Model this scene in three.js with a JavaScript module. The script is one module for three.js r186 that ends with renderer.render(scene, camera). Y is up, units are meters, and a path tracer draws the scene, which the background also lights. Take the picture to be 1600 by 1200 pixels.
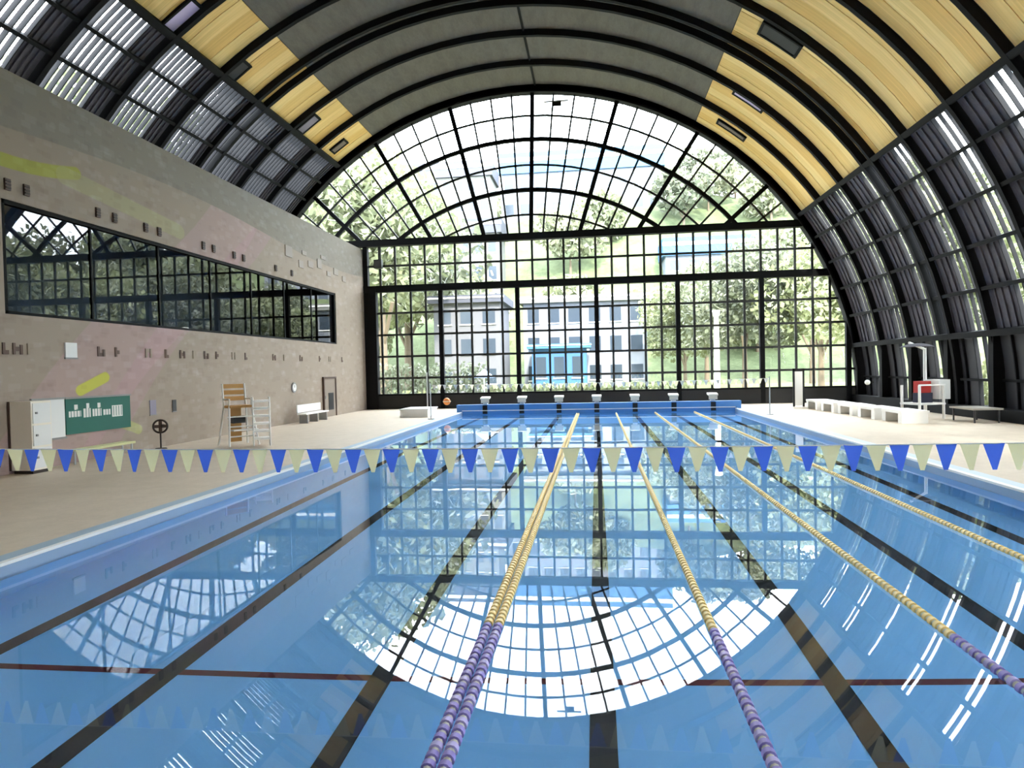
import * as THREE from 'three';
import { mergeGeometries } from 'three/addons/utils/BufferGeometryUtils.js';

// ---------------------------------------------------------------- camera, sky, exposure
const scene = new THREE.Scene();
const camera = new THREE.PerspectiveCamera(59.47, 4 / 3, 0.1, 600);
camera.position.set(0, 2.245, 0);
camera.rotation.set(-0.0209, 0.1248, -0.0226, 'YXZ');
const renderer = new THREE.WebGLRenderer({ antialias: true });
renderer.toneMapping = THREE.LinearToneMapping;
renderer.toneMappingExposure = 4.6;
renderer.shadowMap.enabled = true;
scene.background = new THREE.Color().setRGB(0.86, 0.94, 1.04);        // bright overcast sky, even all round
scene.backgroundIntensity = 4.6;
const sun = new THREE.DirectionalLight(new THREE.Color().setRGB(1, 0.93, 0.8), 4);   // hazy sun high behind the hall's near end
sun.position.set(14, 62, 40); sun.target.position.set(0, 0, -40); scene.add(sun, sun.target);
sun.castShadow = true; sun.shadow.radius = 8; sun.shadow.mapSize.set(4096, 4096);
Object.assign(sun.shadow.camera, { left: -130, right: 130, top: 130, bottom: -130, near: 1, far: 400 });

// ---------------------------------------------------------------- helpers
let seed = 7;
const rnd = () => { seed = (seed * 1664525 + 1013904223) >>> 0; return seed / 4294967296; };
const taken = new Map();
const numbered = (n) => { const k = taken.get(n) || 0; taken.set(n, k + 1); return k ? n + '_' + String(k).padStart(3, '0') : n; };
function tag(o, label, category, group, kind) {
  o.userData.label = label; o.userData.category = category;
  if (group) o.userData.group = group;
  if (kind) o.userData.kind = kind;
  return o;
}
function thing(name, label, category, pos = [0, 0, 0], turn = 0, group, kind) {
  const g = new THREE.Group(); g.name = numbered(name); g.position.set(...pos); g.rotation.y = turn;
  tag(g, label, category, group, kind); scene.add(g); return g;
}
function part(name, geo, mat, parent, kind) {
  const m = new THREE.Mesh(geo, mat); m.name = name; m.castShadow = m.receiveShadow = true;
  if (kind) m.userData.kind = kind;
  parent.add(m); return m;
}
function solo(name, geo, mat, label, category, group, kind) {
  const m = new THREE.Mesh(geo, mat); m.name = numbered(name); m.castShadow = m.receiveShadow = true;
  tag(m, label, category, group, kind); scene.add(m); return m;
}
const box = (x0, x1, y0, y1, d0, d1) => {                             // d is the distance down the hall, z = -d
  const g = new THREE.BoxGeometry(Math.abs(x1 - x0), Math.abs(y1 - y0), Math.abs(d1 - d0));
  g.translate((x0 + x1) / 2, (y0 + y1) / 2, -(d0 + d1) / 2); return g;
};
const cyl = (x, y0, y1, d, r0, r1 = r0, n = 12) => { const g = new THREE.CylinderGeometry(r1, r0, y1 - y0, n); g.translate(x, (y0 + y1) / 2, -d); return g; };
function tube(a, b, r, n = 8) {
  const A = new THREE.Vector3(a[0], a[1], -a[2]), B = new THREE.Vector3(b[0], b[1], -b[2]), v = B.clone().sub(A);
  const g = new THREE.CylinderGeometry(r, r, v.length(), n);
  g.applyQuaternion(new THREE.Quaternion().setFromUnitVectors(new THREE.Vector3(0, 1, 0), v.normalize()));
  const m = A.add(B).multiplyScalar(0.5); g.translate(m.x, m.y, m.z); return g;
}
const CX = -3.99, CY = 0.007, RG = 18.76, DE = 40.25, WY = -0.15;     // vault axis, gable radius, gable distance, water level
const rad = (a) => a * Math.PI / 180;
const vp = (r, a, d) => [CX + r * Math.cos(rad(a)), CY + r * Math.sin(rad(a)), -d];
// curved bar of the vault: radii r0..r1, angles a0..a1 (degrees), distances d0..d1
function arc(r0, r1, a0, a1, d0, d1, n) {
  n = n || Math.max(1, Math.ceil(Math.abs(a1 - a0) / 4));
  const pos = [], uv = [];
  const quad = (p, q, r, s, u) => { for (const k of [0, 1, 2, 0, 2, 3]) { pos.push(...[p, q, r, s][k]); uv.push(...u[k]); } };
  const L = (a) => rad(a) * r0;
  for (let i = 0; i < n; i++) {
    const a = a0 + (a1 - a0) * i / n, b = a0 + (a1 - a0) * (i + 1) / n;
    quad(vp(r0, a, d0), vp(r0, a, d1), vp(r0, b, d1), vp(r0, b, d0), [[d0, L(a)], [d1, L(a)], [d1, L(b)], [d0, L(b)]]);
    if (r1 !== r0) {
      quad(vp(r1, a, d0), vp(r1, b, d0), vp(r1, b, d1), vp(r1, a, d1), [[d0, L(a)], [d0, L(b)], [d1, L(b)], [d1, L(a)]]);
      quad(vp(r0, a, d0), vp(r0, b, d0), vp(r1, b, d0), vp(r1, a, d0), [[r0, L(a)], [r0, L(b)], [r1, L(b)], [r1, L(a)]]);
      quad(vp(r0, a, d1), vp(r1, a, d1), vp(r1, b, d1), vp(r0, b, d1), [[r0, L(a)], [r1, L(a)], [r1, L(b)], [r0, L(b)]]);
    }
  }
  if (r1 !== r0) {
    quad(vp(r0, a0, d0), vp(r1, a0, d0), vp(r1, a0, d1), vp(r0, a0, d1), [[d0, 0], [d0, 1], [d1, 1], [d1, 0]]);
    quad(vp(r0, a1, d0), vp(r0, a1, d1), vp(r1, a1, d1), vp(r1, a1, d0), [[d0, 0], [d1, 0], [d1, 1], [d0, 1]]);
  }
  const g = new THREE.BufferGeometry();
  g.setAttribute('position', new THREE.Float32BufferAttribute(pos, 3)); g.setAttribute('uv', new THREE.Float32BufferAttribute(uv, 2));
  g.computeVertexNormals(); return g;
}
function canvasTex(w, h, draw, repeatX = 1, repeatY = 1) {
  const c = document.createElement('canvas'); c.width = w; c.height = h; draw(c.getContext('2d'), w, h);
  const t = new THREE.CanvasTexture(c); t.colorSpace = THREE.SRGBColorSpace; t.wrapS = t.wrapT = THREE.RepeatWrapping; t.magFilter = THREE.LinearFilter;
  t.repeat.set(repeatX, repeatY); return t;
}
// tiling value noise
function noiseData(n, layers, rngSeed) {
  let s = rngSeed; const r = () => { s = (s * 1664525 + 1013904223) >>> 0; return s / 4294967296; };
  const out = new Float32Array(n * n);
  for (const [cells, amp, cellsY = cells] of layers) {
    const g = Array.from({ length: cells * cellsY }, r);
    for (let y = 0; y < n; y++) for (let x = 0; x < n; x++) {
      const u = x / n * cells, v = y / n * cellsY, i = Math.floor(u), j = Math.floor(v);
      const f = (t) => t * t * (3 - 2 * t), a = f(u - i), b = f(v - j);
      const q = (p, o) => g[(p % cells) + (o % cellsY) * cells];
      out[y * n + x] += amp * ((q(i, j) * (1 - a) + q(i + 1, j) * a) * (1 - b) + (q(i, j + 1) * (1 - a) + q(i + 1, j + 1) * a) * b);
    }
  }
  return out;
}
function dataTex(n, values, rgb, srgb = true, rx = 1, ry = 1) {
  const d = new Uint8Array(n * n * 4);
  for (let i = 0; i < n * n; i++) { const c = rgb(values[i]); d[4 * i] = c[0]; d[4 * i + 1] = c[1]; d[4 * i + 2] = c[2]; d[4 * i + 3] = 255; }
  const t = new THREE.DataTexture(d, n, n, THREE.RGBAFormat); t.wrapS = t.wrapT = THREE.RepeatWrapping; t.magFilter = THREE.LinearFilter; t.minFilter = THREE.LinearFilter;
  if (srgb) t.colorSpace = THREE.SRGBColorSpace;
  t.repeat.set(rx, ry); t.needsUpdate = true; return t;
}
const std = (color, roughness = 0.7, extra = {}) => new THREE.MeshStandardMaterial({ color, roughness, ...extra });
const phys = (o) => new THREE.MeshPhysicalMaterial(o);

// ---------------------------------------------------------------- materials
const fine = noiseData(256, [[8, 0.4], [32, 0.3], [128, 0.3]], 3);
const grain = noiseData(256, [[24, 0.45, 3], [64, 0.35, 6], [8, 0.2, 4]], 11);
const shade = (base, k) => (v) => base.map((c) => Math.max(0, Math.min(255, c + (v - 0.5) * k)));
const M = {
  frame: phys({ color: '#08080b', roughness: 0.75, specularIntensity: 0.4 }),
  rib: phys({ color: '#0b0b0e', roughness: 0.75, specularIntensity: 0.4 }),
  muntin: std('#2b2c2b', 0.5),
  glass: phys({ color: '#f2f5f3', transmission: 1, thickness: 0, roughness: 0, ior: 1.5 }),
  mirrorGlass: phys({ color: '#a8b2be', transmission: 1, thickness: 0, roughness: 0, ior: 1.7 }),
  crown: std('#ffffff', 0.85, { map: dataTex(256, fine, shade([106, 101, 91], 24), true, 0.12, 0.4) }),
  blind: std('#ffffff', 0.75, { map: dataTex(256, fine, shade([72, 69, 76], 34), true, 0.6, 0.3) }),
  blade: phys({ color: '#131318', roughness: 0.7, specularIntensity: 0.4 }),
  concrete: null,
  deck: std('#ffffff', 0.55, { map: dataTex(256, fine, shade([205, 188, 166], 18), true, 0.35, 0.35) }),
  white: std('#ebe9e4', 0.5), cream: std('#e6dccb', 0.6), offwhite: std('#dcdad6', 0.7),
  poolTile: std('#ffffff', 0.4, { map: dataTex(256, fine, shade([134, 200, 253], 6), true, 0.3, 0.3) }),
  upstand: std('#4f86c6', 0.35),
  lane: std('#0d0f14', 0.5), redLine: std('#5a1420', 0.5),
  steel: std('#b9bcc0', 0.3, { metalness: 0.8 }), grey: std('#8a8886', 0.6), darkGrey: std('#3c3b3d', 0.6), black: std('#0c0c0e', 0.5),
  brown: std('#4a3428', 0.6), darkBrown: std('#2c1d14', 0.6), tan: std('#b98a4a', 0.6), red: std('#a8241c', 0.6), navy: std('#1c2036', 0.7),
  orange: std('#e88a3c', 0.5), blueFlag: phys({ color: '#4a74ea', roughness: 1, transmission: 0.65, thickness: 0, side: THREE.DoubleSide }), creamFlag: phys({ color: '#f8eebc', roughness: 1, transmission: 0.65, thickness: 0, side: THREE.DoubleSide }),
  yellowFloat: std('#f6d78e', 0.45), purpleFloat: std('#8f80c4', 0.45), lilacFloat: std('#b3a6d6', 0.45), cable: std('#c9c4b4', 0.5),
  green: std('#1d6152', 0.6), lawn: std('#ffffff', 0.9, { map: dataTex(256, fine, shade([116, 120, 68], 40), true, 0.12, 0.12) }),
  bark: std('#5d5244', 0.9), hill: std('#ffffff', 0.95, { map: dataTex(256, fine, shade([76, 86, 56], 46), true, 0.08, 0.08) }),
  paveOut: std('#9a968c', 0.8),
};
const woodTones = [[236, 196, 118], [242, 204, 128], [231, 187, 106], [245, 210, 136]];
const wood = woodTones.map((t, i) => std('#ffffff', 0.6, { map: dataTex(256, grain, shade(t, 34), true, 0.8, 0.11 + 0.01 * i) }));

// ---------------------------------------------------------------- water and pool
const XL = -7.26, XR = 7.10, DN = 0.9, DP = 35.85, BED = -1.07;
{
  const p = thing('pool_basin', 'blue tiled swimming pool basin under the water', 'pool', [0, 0, 0], 0, null, 'structure');
  part('basin_floor', box(XL - 0.3, XR + 0.3, BED - 0.3, BED, DN - 0.3, DP + 0.4), M.poolTile, p);
  part('basin_wall', box(XL - 0.3, XL, BED, -0.02, DN - 0.3, DP + 0.4), M.poolTile, p);
  part('basin_wall', box(XR, XR + 0.3, BED, -0.02, DN - 0.3, DP + 0.4), M.poolTile, p);
  part('basin_wall', box(XL, XR, BED, -0.1, DN - 0.3, DN), M.poolTile, p);
  part('basin_wall', box(XL, XR, BED, -0.3, DP, DP + 0.4), M.poolTile, p);
  for (let k = -3; k <= 3; k++) part('lane_line', box(2 * k - 0.105, 2 * k + 0.105, BED, BED + 0.006, DN + 1.2, DP - 1.6), M.lane, p);
  for (let k = -3; k <= 3; k++) part('lane_line_end', box(2 * k - 0.5, 2 * k + 0.5, BED, BED + 0.006, DP - 1.6, DP - 1.35), M.lane, p);
  const cross = box(XL - 0.1, XR + 0.1, BED, BED + 0.004, -0.05, 0.05); cross.rotateY(0.05); cross.translate(0, 0, -5.97);
  part('cross_line', cross, M.redLine, p);
  for (const x of [XL, XR - 0.012]) part('waterline_band', box(x, x + 0.012, WY - 0.12, -0.02, DN, DP), std('#8fa4bd', 0.4), p);
  // raised end wall with a black target under each lane
  const e = thing('end_wall', 'raised blue tiled pool end below the starting blocks', 'pool wall', [0, 0, 0], 0, null, 'structure');
  part('upstand', box(XL - 0.3, XR + 0.3, -0.3, 0.4, DP, DP + 0.45), M.upstand, e);
  part('grip_rail', box(XL, XR, 0.06, 0.1, DP - 0.05, DP), M.white, e);
  for (let k = -3; k <= 3; k++) part('lane_target', box(2 * k - 0.13, 2 * k + 0.13, -0.1, 0.36, DP - 0.012, DP), M.lane, e);
}
{
  const n = 512, w = noiseData(n, [[6, 0.5, 4], [14, 0.3, 10], [30, 0.2, 24]], 21);
  const bump = dataTex(n, w, (v) => [v * 255, v * 255, v * 255], false, 1 / 9, 1 / 9);
  const g = new THREE.BoxGeometry(XR - XL + 0.02, WY - BED + 0.04, DP - DN + 0.02);
  const uv = g.attributes.uv, p = g.attributes.position;
  for (let i = 0; i < uv.count; i++) uv.setXY(i, p.getX(i), p.getZ(i));
  g.translate((XL + XR) / 2, (WY + BED - 0.04) / 2, -(DP + DN) / 2);
  solo('pool_water', g, phys({ color: '#ffffff', transmission: 1, thickness: 1, roughness: 0, ior: 1.333, attenuationColor: new THREE.Color().setRGB(0.55, 0.85, 0.96), attenuationDistance: 40, bumpMap: bump, bumpScale: 0.0008 }),
    'calm blue water of the swimming pool mirroring the arched window', 'water', null, 'stuff');
}
// ---------------------------------------------------------------- floor
const XB = -20.4, XE = 15.3, DB = -6;
{
  const s = new THREE.Shape([[XB, DB], [XE, DB], [XE, DE + 0.4], [XB, DE + 0.4]].map((q) => new THREE.Vector2(...q)));
  s.holes.push(new THREE.Path([[XL - 0.06, DN - 0.06], [XL - 0.06, DP + 0.44], [XR + 0.06, DP + 0.44], [XR + 0.06, DN - 0.06]].map((q) => new THREE.Vector2(...q))));
  const g = new THREE.ExtrudeGeometry(s, { depth: 0.25, bevelEnabled: false });
  g.rotateX(-Math.PI / 2); g.translate(0, -0.25, 0);
  const f = solo('floor', g, M.deck, 'pale beige pool deck surrounding the water', 'floor', null, 'structure');
  part('gutter_grate', box(XL - 0.38, XL - 0.09, 0, 0.008, DN, DP), std('#9fb4c4', 0.5), f);
  part('gutter_grate', box(XR + 0.14, XR + 0.42, 0, 0.008, DN, DP), std('#c9d2d8', 0.5), f);
  part('coping', box(XL - 0.09, XL, -0.02, 0.02, DN, DP), M.white, f);
  part('coping', box(XR, XR + 0.12, -0.02, 0.02, DN, DP), M.white, f);
}
// ---------------------------------------------------------------- lane ropes
{
  const float = new THREE.CylinderGeometry(0.045, 0.045, 0.05, 12); float.rotateX(Math.PI / 2);
  const groove = new THREE.CylinderGeometry(0.03, 0.03, 0.05, 8); groove.rotateX(Math.PI / 2);
  const pieces = (d, g) => { const c = g.clone(); c.translate(0, 0, -d); return c; };
  const ropes = [[-1.05, 'left strand of the double yellow lane rope with purple end'], [-0.95, 'right strand of the double yellow lane rope with purple end'],
    [1, 'yellow and purple lane rope just right of the central black line'], [3, 'yellow and purple lane rope, second right of the central black line'], [5, 'yellow lane rope nearest the right-hand pool edge']];
  for (const [x, label] of ropes) {
    const r = thing('lane_rope', label, 'lane rope', [x, WY + 0.012, 0], 0, 'lane ropes floating on the pool');
    part('cable', tube([0, 0, DN], [0, 0, DP], 0.012), M.cable, r);
    const far = [], farGrooves = [], nearGrooves = [];
    let k = 0;
    for (let d = 1.3; d < DP - 0.3; d += 0.1, k++) {
      const m = d < 6.18 ? (k % 3 === 1 ? M.lilacFloat : M.purpleFloat) : M.yellowFloat;
      if (d < 10.5) { const f = part('float', float, m, r); f.position.z = -d; nearGrooves.push(pieces(d + 0.05, groove)); } else { far.push(pieces(d, float)); farGrooves.push(pieces(d + 0.05, groove)); }
    }
    part('spacers', mergeGeometries([...nearGrooves, ...farGrooves]), M.cable, r, 'stuff');
    part('far_floats', mergeGeometries(far), M.yellowFloat, r, 'stuff');
  }
}
// ---------------------------------------------------------------- pennant lines
function pennantLine(label, D, y, x0, x1, pitch, first, w, h, ma = M.blueFlag, mb = M.creamFlag) {
  const t = thing('pennant_line', label, 'pennants', [0, 0, -D]);
  const sag = (x) => y - 0.05 * (1 - ((2 * x - x0 - x1) / (x1 - x0)) ** 2);
  const pts = []; for (let i = 0; i <= 24; i++) { const x = x0 + (x1 - x0) * i / 24; pts.push(new THREE.Vector3(x, sag(x), 0)); }
  part('cord', new THREE.TubeGeometry(new THREE.CatmullRomCurve3(pts), 48, 0.006, 5), M.white, t);
  const s = new THREE.Shape([new THREE.Vector2(-w / 2, 0), new THREE.Vector2(w / 2, 0), new THREE.Vector2(w * 0.1, -h), new THREE.Vector2(-w * 0.1, -h)]);
  const g = new THREE.ShapeGeometry(s);
  for (let i = 0, x = first; x < x1 - 0.1; i++, x += pitch) {
    const f = part('pennant', g, i % 2 ? mb : ma, t); f.position.set(x, sag(x), 0); f.rotation.set((rnd() - 0.5) * 0.2, (rnd() - 0.5) * 0.25, (rnd() - 0.5) * 0.06);
  }
  for (const x of [x0, x1]) { part('pole', cyl(x, 0, y + 0.08, 0, 0.025), M.steel, t); part('pole_foot', cyl(x, 0, 0.04, 0, 0.16), M.steel, t); }
}
pennantLine('row of blue and cream pennants strung across the near pool', 7, 1.47, -7.78, 7.62, 0.2142, -7.344, 0.19, 0.255);
pennantLine('distant pennant row before the starting blocks', 31, 1.62, -7.78, 7.62, 0.26, -7.6, 0.19, 0.22, M.white, M.creamFlag);

// ---------------------------------------------------------------- starting blocks
{
  const first = thing('starting_block', 'starting block', 'starting block', [-6, 0.4, -DP - 0.24], 0, 'starting blocks at the far pool end');
  part('post', box(-0.12, 0.12, 0, 0.3, -0.12, 0.12), M.offwhite, first);
  const plat = box(-0.25, 0.25, -0.04, 0.04, -0.26, 0.26); plat.rotateX(0.13); plat.translate(0, 0.35, 0);
  part('platform', plat, M.cream, first);
  part('front_plate', box(-0.22, 0.22, 0.08, 0.31, -0.2, -0.17), M.cream, first);
  part('hand_grip', mergeGeometries([tube([-0.2, 0.1, -0.24], [0.2, 0.1, -0.24], 0.015), tube([-0.2, 0.1, -0.24], [-0.2, 0.1, -0.18], 0.015), tube([0.2, 0.1, -0.24], [0.2, 0.1, -0.18], 0.015)]), M.steel, first);
  const words = ['leftmost', 'second from the left', 'third from the left', 'middle', 'third from the right', 'second from the right', 'rightmost'];
  words.forEach((w, i) => {
    const b = i ? first.clone() : first;
    if (i) { b.name = numbered('starting_block'); scene.add(b); b.position.x = -6 + 2 * i; }
    b.userData = { label: 'cream starting block, ' + w + ' of the seven at the far pool end', category: 'starting block', group: 'starting blocks at the far pool end' };
  });
}
// ---------------------------------------------------------------- vault: ribs, timber, crown
const RIBS = []; for (let d = DE - 0.25; d > DB + 0.3; d -= 3.25) RIBS.push(d);
const RI = 18.76, RS = 19.06;
const RW = 34.5, GR = 58.6, GL = 118.9, LW = 127.4, LEFT_END = 149;
{
  const c = thing('ceiling', 'barrel vaulted ceiling of timber and grey panels with dark ribs', 'ceiling', [0, 0, 0], 0, null, 'structure');
  RIBS.forEach((d, i) => {
    const at = i === 3 || i === 9 ? [-0.42, 0.42] : [0];
    for (const o of at) part('rib', arc(RI, RS, -0.5, LEFT_END, d + o - 0.1, d + o + 0.1, 40), M.rib, c);
  });
  part('roof_skin', arc(RS + 0.12, RS + 0.3, RW - 0.6, LW + 0.6, DB, DE + 0.3, 36), std('#3a3a3c', 0.8), c);
  RIBS.forEach((d, i) => {
    const lo = i + 1 < RIBS.length ? RIBS[i + 1] : DB, a = lo + 0.12, b = d - 0.12;
    for (const [p, q] of [[GR, 87.6], [87.9, GL]]) part('crown_panel', arc(RS, RS + 0.05, p, q, a, b), M.crown, c);
    const n = 4, w = (b - a) / n;
    for (let k = 0; k < n; k++) {
      part('plank', arc(RS - 0.01 * (k % 2), RS + 0.05, RW, GR - 0.1, a + k * w + 0.012, a + (k + 1) * w - 0.012), wood[(i + k) % 4], c);
      part('plank', arc(RS - 0.01 * (k % 2), RS + 0.05, GL + 0.1, LW, a + k * w + 0.012, a + (k + 1) * w - 0.012), wood[(i * 3 + k) % 4], c);
    }
  });
  part('ridge_purlin', arc(RS - 0.1, RS, 87.6, 87.9, DB, DE, 1), M.rib, c);
  for (const a of [RW, LW]) part('edge_beam', arc(RI, RS + 0.1, a - 0.4, a + 0.2, DB, DE, 1), M.rib, c);
  // hatches let into the timber: dark vents and pale rooflights
  const hatch = (a0, a1, d0, d1, m) => {
    const h = part('hatch', arc(RS - 0.09, RS - 0.03, a0, a1, d0, d1), m, c);
    part('hatch_frame', mergeGeometries([arc(RS - 0.12, RS, a0 - 0.35, a0, d0 - 0.1, d1 + 0.1), arc(RS - 0.12, RS, a1, a1 + 0.35, d0 - 0.1, d1 + 0.1), arc(RS - 0.12, RS, a0, a1, d0 - 0.1, d0), arc(RS - 0.12, RS, a0, a1, d1, d1 + 0.1)]), M.frame, h);
  };
  const dim = std('#141518', 0.6), pale = std('#c4b4d4', 0.4), mid = std('#6d5c50', 0.6);
  hatch(50.3, 55.2, 27.7, 28.5, dim); hatch(50.1, 54.7, 33.8, 34.3, pale); hatch(50, 54.9, 38, 38.4, mid);
  hatch(124.4, 127, 27.2, 27.9, dim); hatch(123.4, 126.8, 34.1, 34.7, std('#7d7480', 0.5)); hatch(123.2, 125.9, 38.1, 38.6, mid); hatch(123, 127, 23.1, 23.8, pale);
}
// ---------------------------------------------------------------- glazed flanks of the vault
function flank(parent, rows, clear, bladeN, bladeDepth, skip) {
  const panes = [], blades = [];
  RIBS.forEach((d, i) => {
    const lo = i + 1 < RIBS.length ? RIBS[i + 1] : DB, a = lo + 0.11, b = d - 0.11;
    for (let r = 0; r + 1 < rows.length; r++) {
      const p = rows[r], q = rows[r + 1];
      part('pane', arc(RS + 0.02, RS + 0.02, p, q, a, a + clear), M.glass, parent);
      const g = part('blind_panel', arc(RS - 0.03, RS + 0.04, p, q, a + clear, b), M.blind, parent);
      for (let s = 1; s < 4; s++) { const z = a + clear + (b - a - clear) * s / 4; part('stiffener', arc(RS - 0.09, RS - 0.03, p + 0.3, q - 0.3, z - 0.035, z + 0.035), M.blind, g); }
      for (let s = 0; s <= bladeN; s++) {
        const z = a + 0.02 + (clear - 0.04) * s / bladeN, depth = s === 0 || s === bladeN ? 0.14 : bladeDepth;
        blades.push([arc(RS - depth, RS + 0.01, p, q, z - 0.02, z + 0.02), d]);
      }
    }
  });
  blades.sort((x, y) => y[1] - x[1]);
  blades.slice(0, 300).forEach(([g]) => part('blade', g, M.blade, parent));
  if (blades.length > 300) part('near_blades', mergeGeometries(blades.slice(300).map((x) => x[0])), M.blade, parent, 'stuff');
  for (const a of rows) part('purlin', arc(RI + 0.04, RS + 0.06, a - 0.2, a + 0.22, DB, DE, 1), M.rib, parent);
}
{
  const w = thing('wall_right', 'curved glazed right side of the vault with dark panels and purlins', 'wall', [0, 0, 0], 0, null, 'structure');
  flank(w, [9.9, 14.9, 19.8, 24.7, 29.6, 34.2], 1.35, 3, 0.12);
  const e = thing('window_3', 'low glazing along the right deck below the dark eaves beam', 'window', [0, 0, 0], 0, null, 'structure');
  RIBS.forEach((d, i) => {
    const lo = i + 1 < RIBS.length ? RIBS[i + 1] : DB, a = lo + 0.11, b = d - 0.11;
    part('pane', arc(RS, RS, 1.2, 9.6, a, a + 1.35), M.glass, e);
    part('door_panel', arc(RS - 0.03, RS + 0.04, 1.2, 9.6, a + 1.35, b), std('#2e2e33', 0.6), e);
    for (const z of [a + 0.03, a + 0.68, a + 1.33, a + 2.2]) part('mullion', arc(RS - 0.13, RS + 0.01, 1.2, 9.6, z - 0.03, z + 0.03), M.blade, e);
    part('post', box(14.55, 14.95, 0, 3.3, d - 0.16, d + 0.16), M.rib, e);
  });
  part('eaves_beam', arc(RI - 0.15, RS + 0.08, 9.5, 10.2, DB, DE, 1), M.frame, e);
  part('mid_rail', arc(RS - 0.16, RS + 0.02, 4.2, 4.5, DB, DE, 1), M.frame, e);
  part('plinth', box(14.35, 15.3, 0, 0.42, DB, DE), M.frame, e);
  const l = thing('window_4', 'slatted glazing high on the left between wall top and timber', 'window', [0, 0, 0], 0, null, 'structure');
  flank(l, [127.7, 132, 136.3, 140.6, 144.9, 149], 2.1, 7, 0.17);
}
// ---------------------------------------------------------------- gable: lower curtain wall and fan light
const BEAM1 = 10.19, BEAM2 = 7.38, BASE = 0.86, XW = -14.1;
const edgeX = (y, r = RG) => CX + Math.sqrt(Math.max(0, r * r - (y - CY) ** 2));
const flat = (pts, d) => {                                           // convex outline -> thin sheet
  const pos = [], uv = [];
  for (let i = 1; i + 1 < pts.length; i++) for (const q of [pts[0], pts[i], pts[i + 1]]) { pos.push(q[0], q[1], -d); uv.push(q[0], q[1]); }
  const g = new THREE.BufferGeometry(); g.setAttribute('position', new THREE.Float32BufferAttribute(pos, 3)); g.setAttribute('uv', new THREE.Float32BufferAttribute(uv, 2)); g.computeVertexNormals(); return g;
};
const clip = (pts, inside) => {                                      // inside(p) is a signed distance
  const out = [];
  pts.forEach((p, i) => {
    const q = pts[(i + 1) % pts.length], a = inside(p), b = inside(q);
    if (a >= 0) out.push(p);
    if ((a >= 0) !== (b >= 0)) { const t = a / (a - b); out.push([p[0] + (q[0] - p[0]) * t, p[1] + (q[1] - p[1]) * t]); }
  });
  return out;
};
const inCircle = (p) => RG - Math.hypot(p[0] - CX, p[1] - CY);
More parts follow.
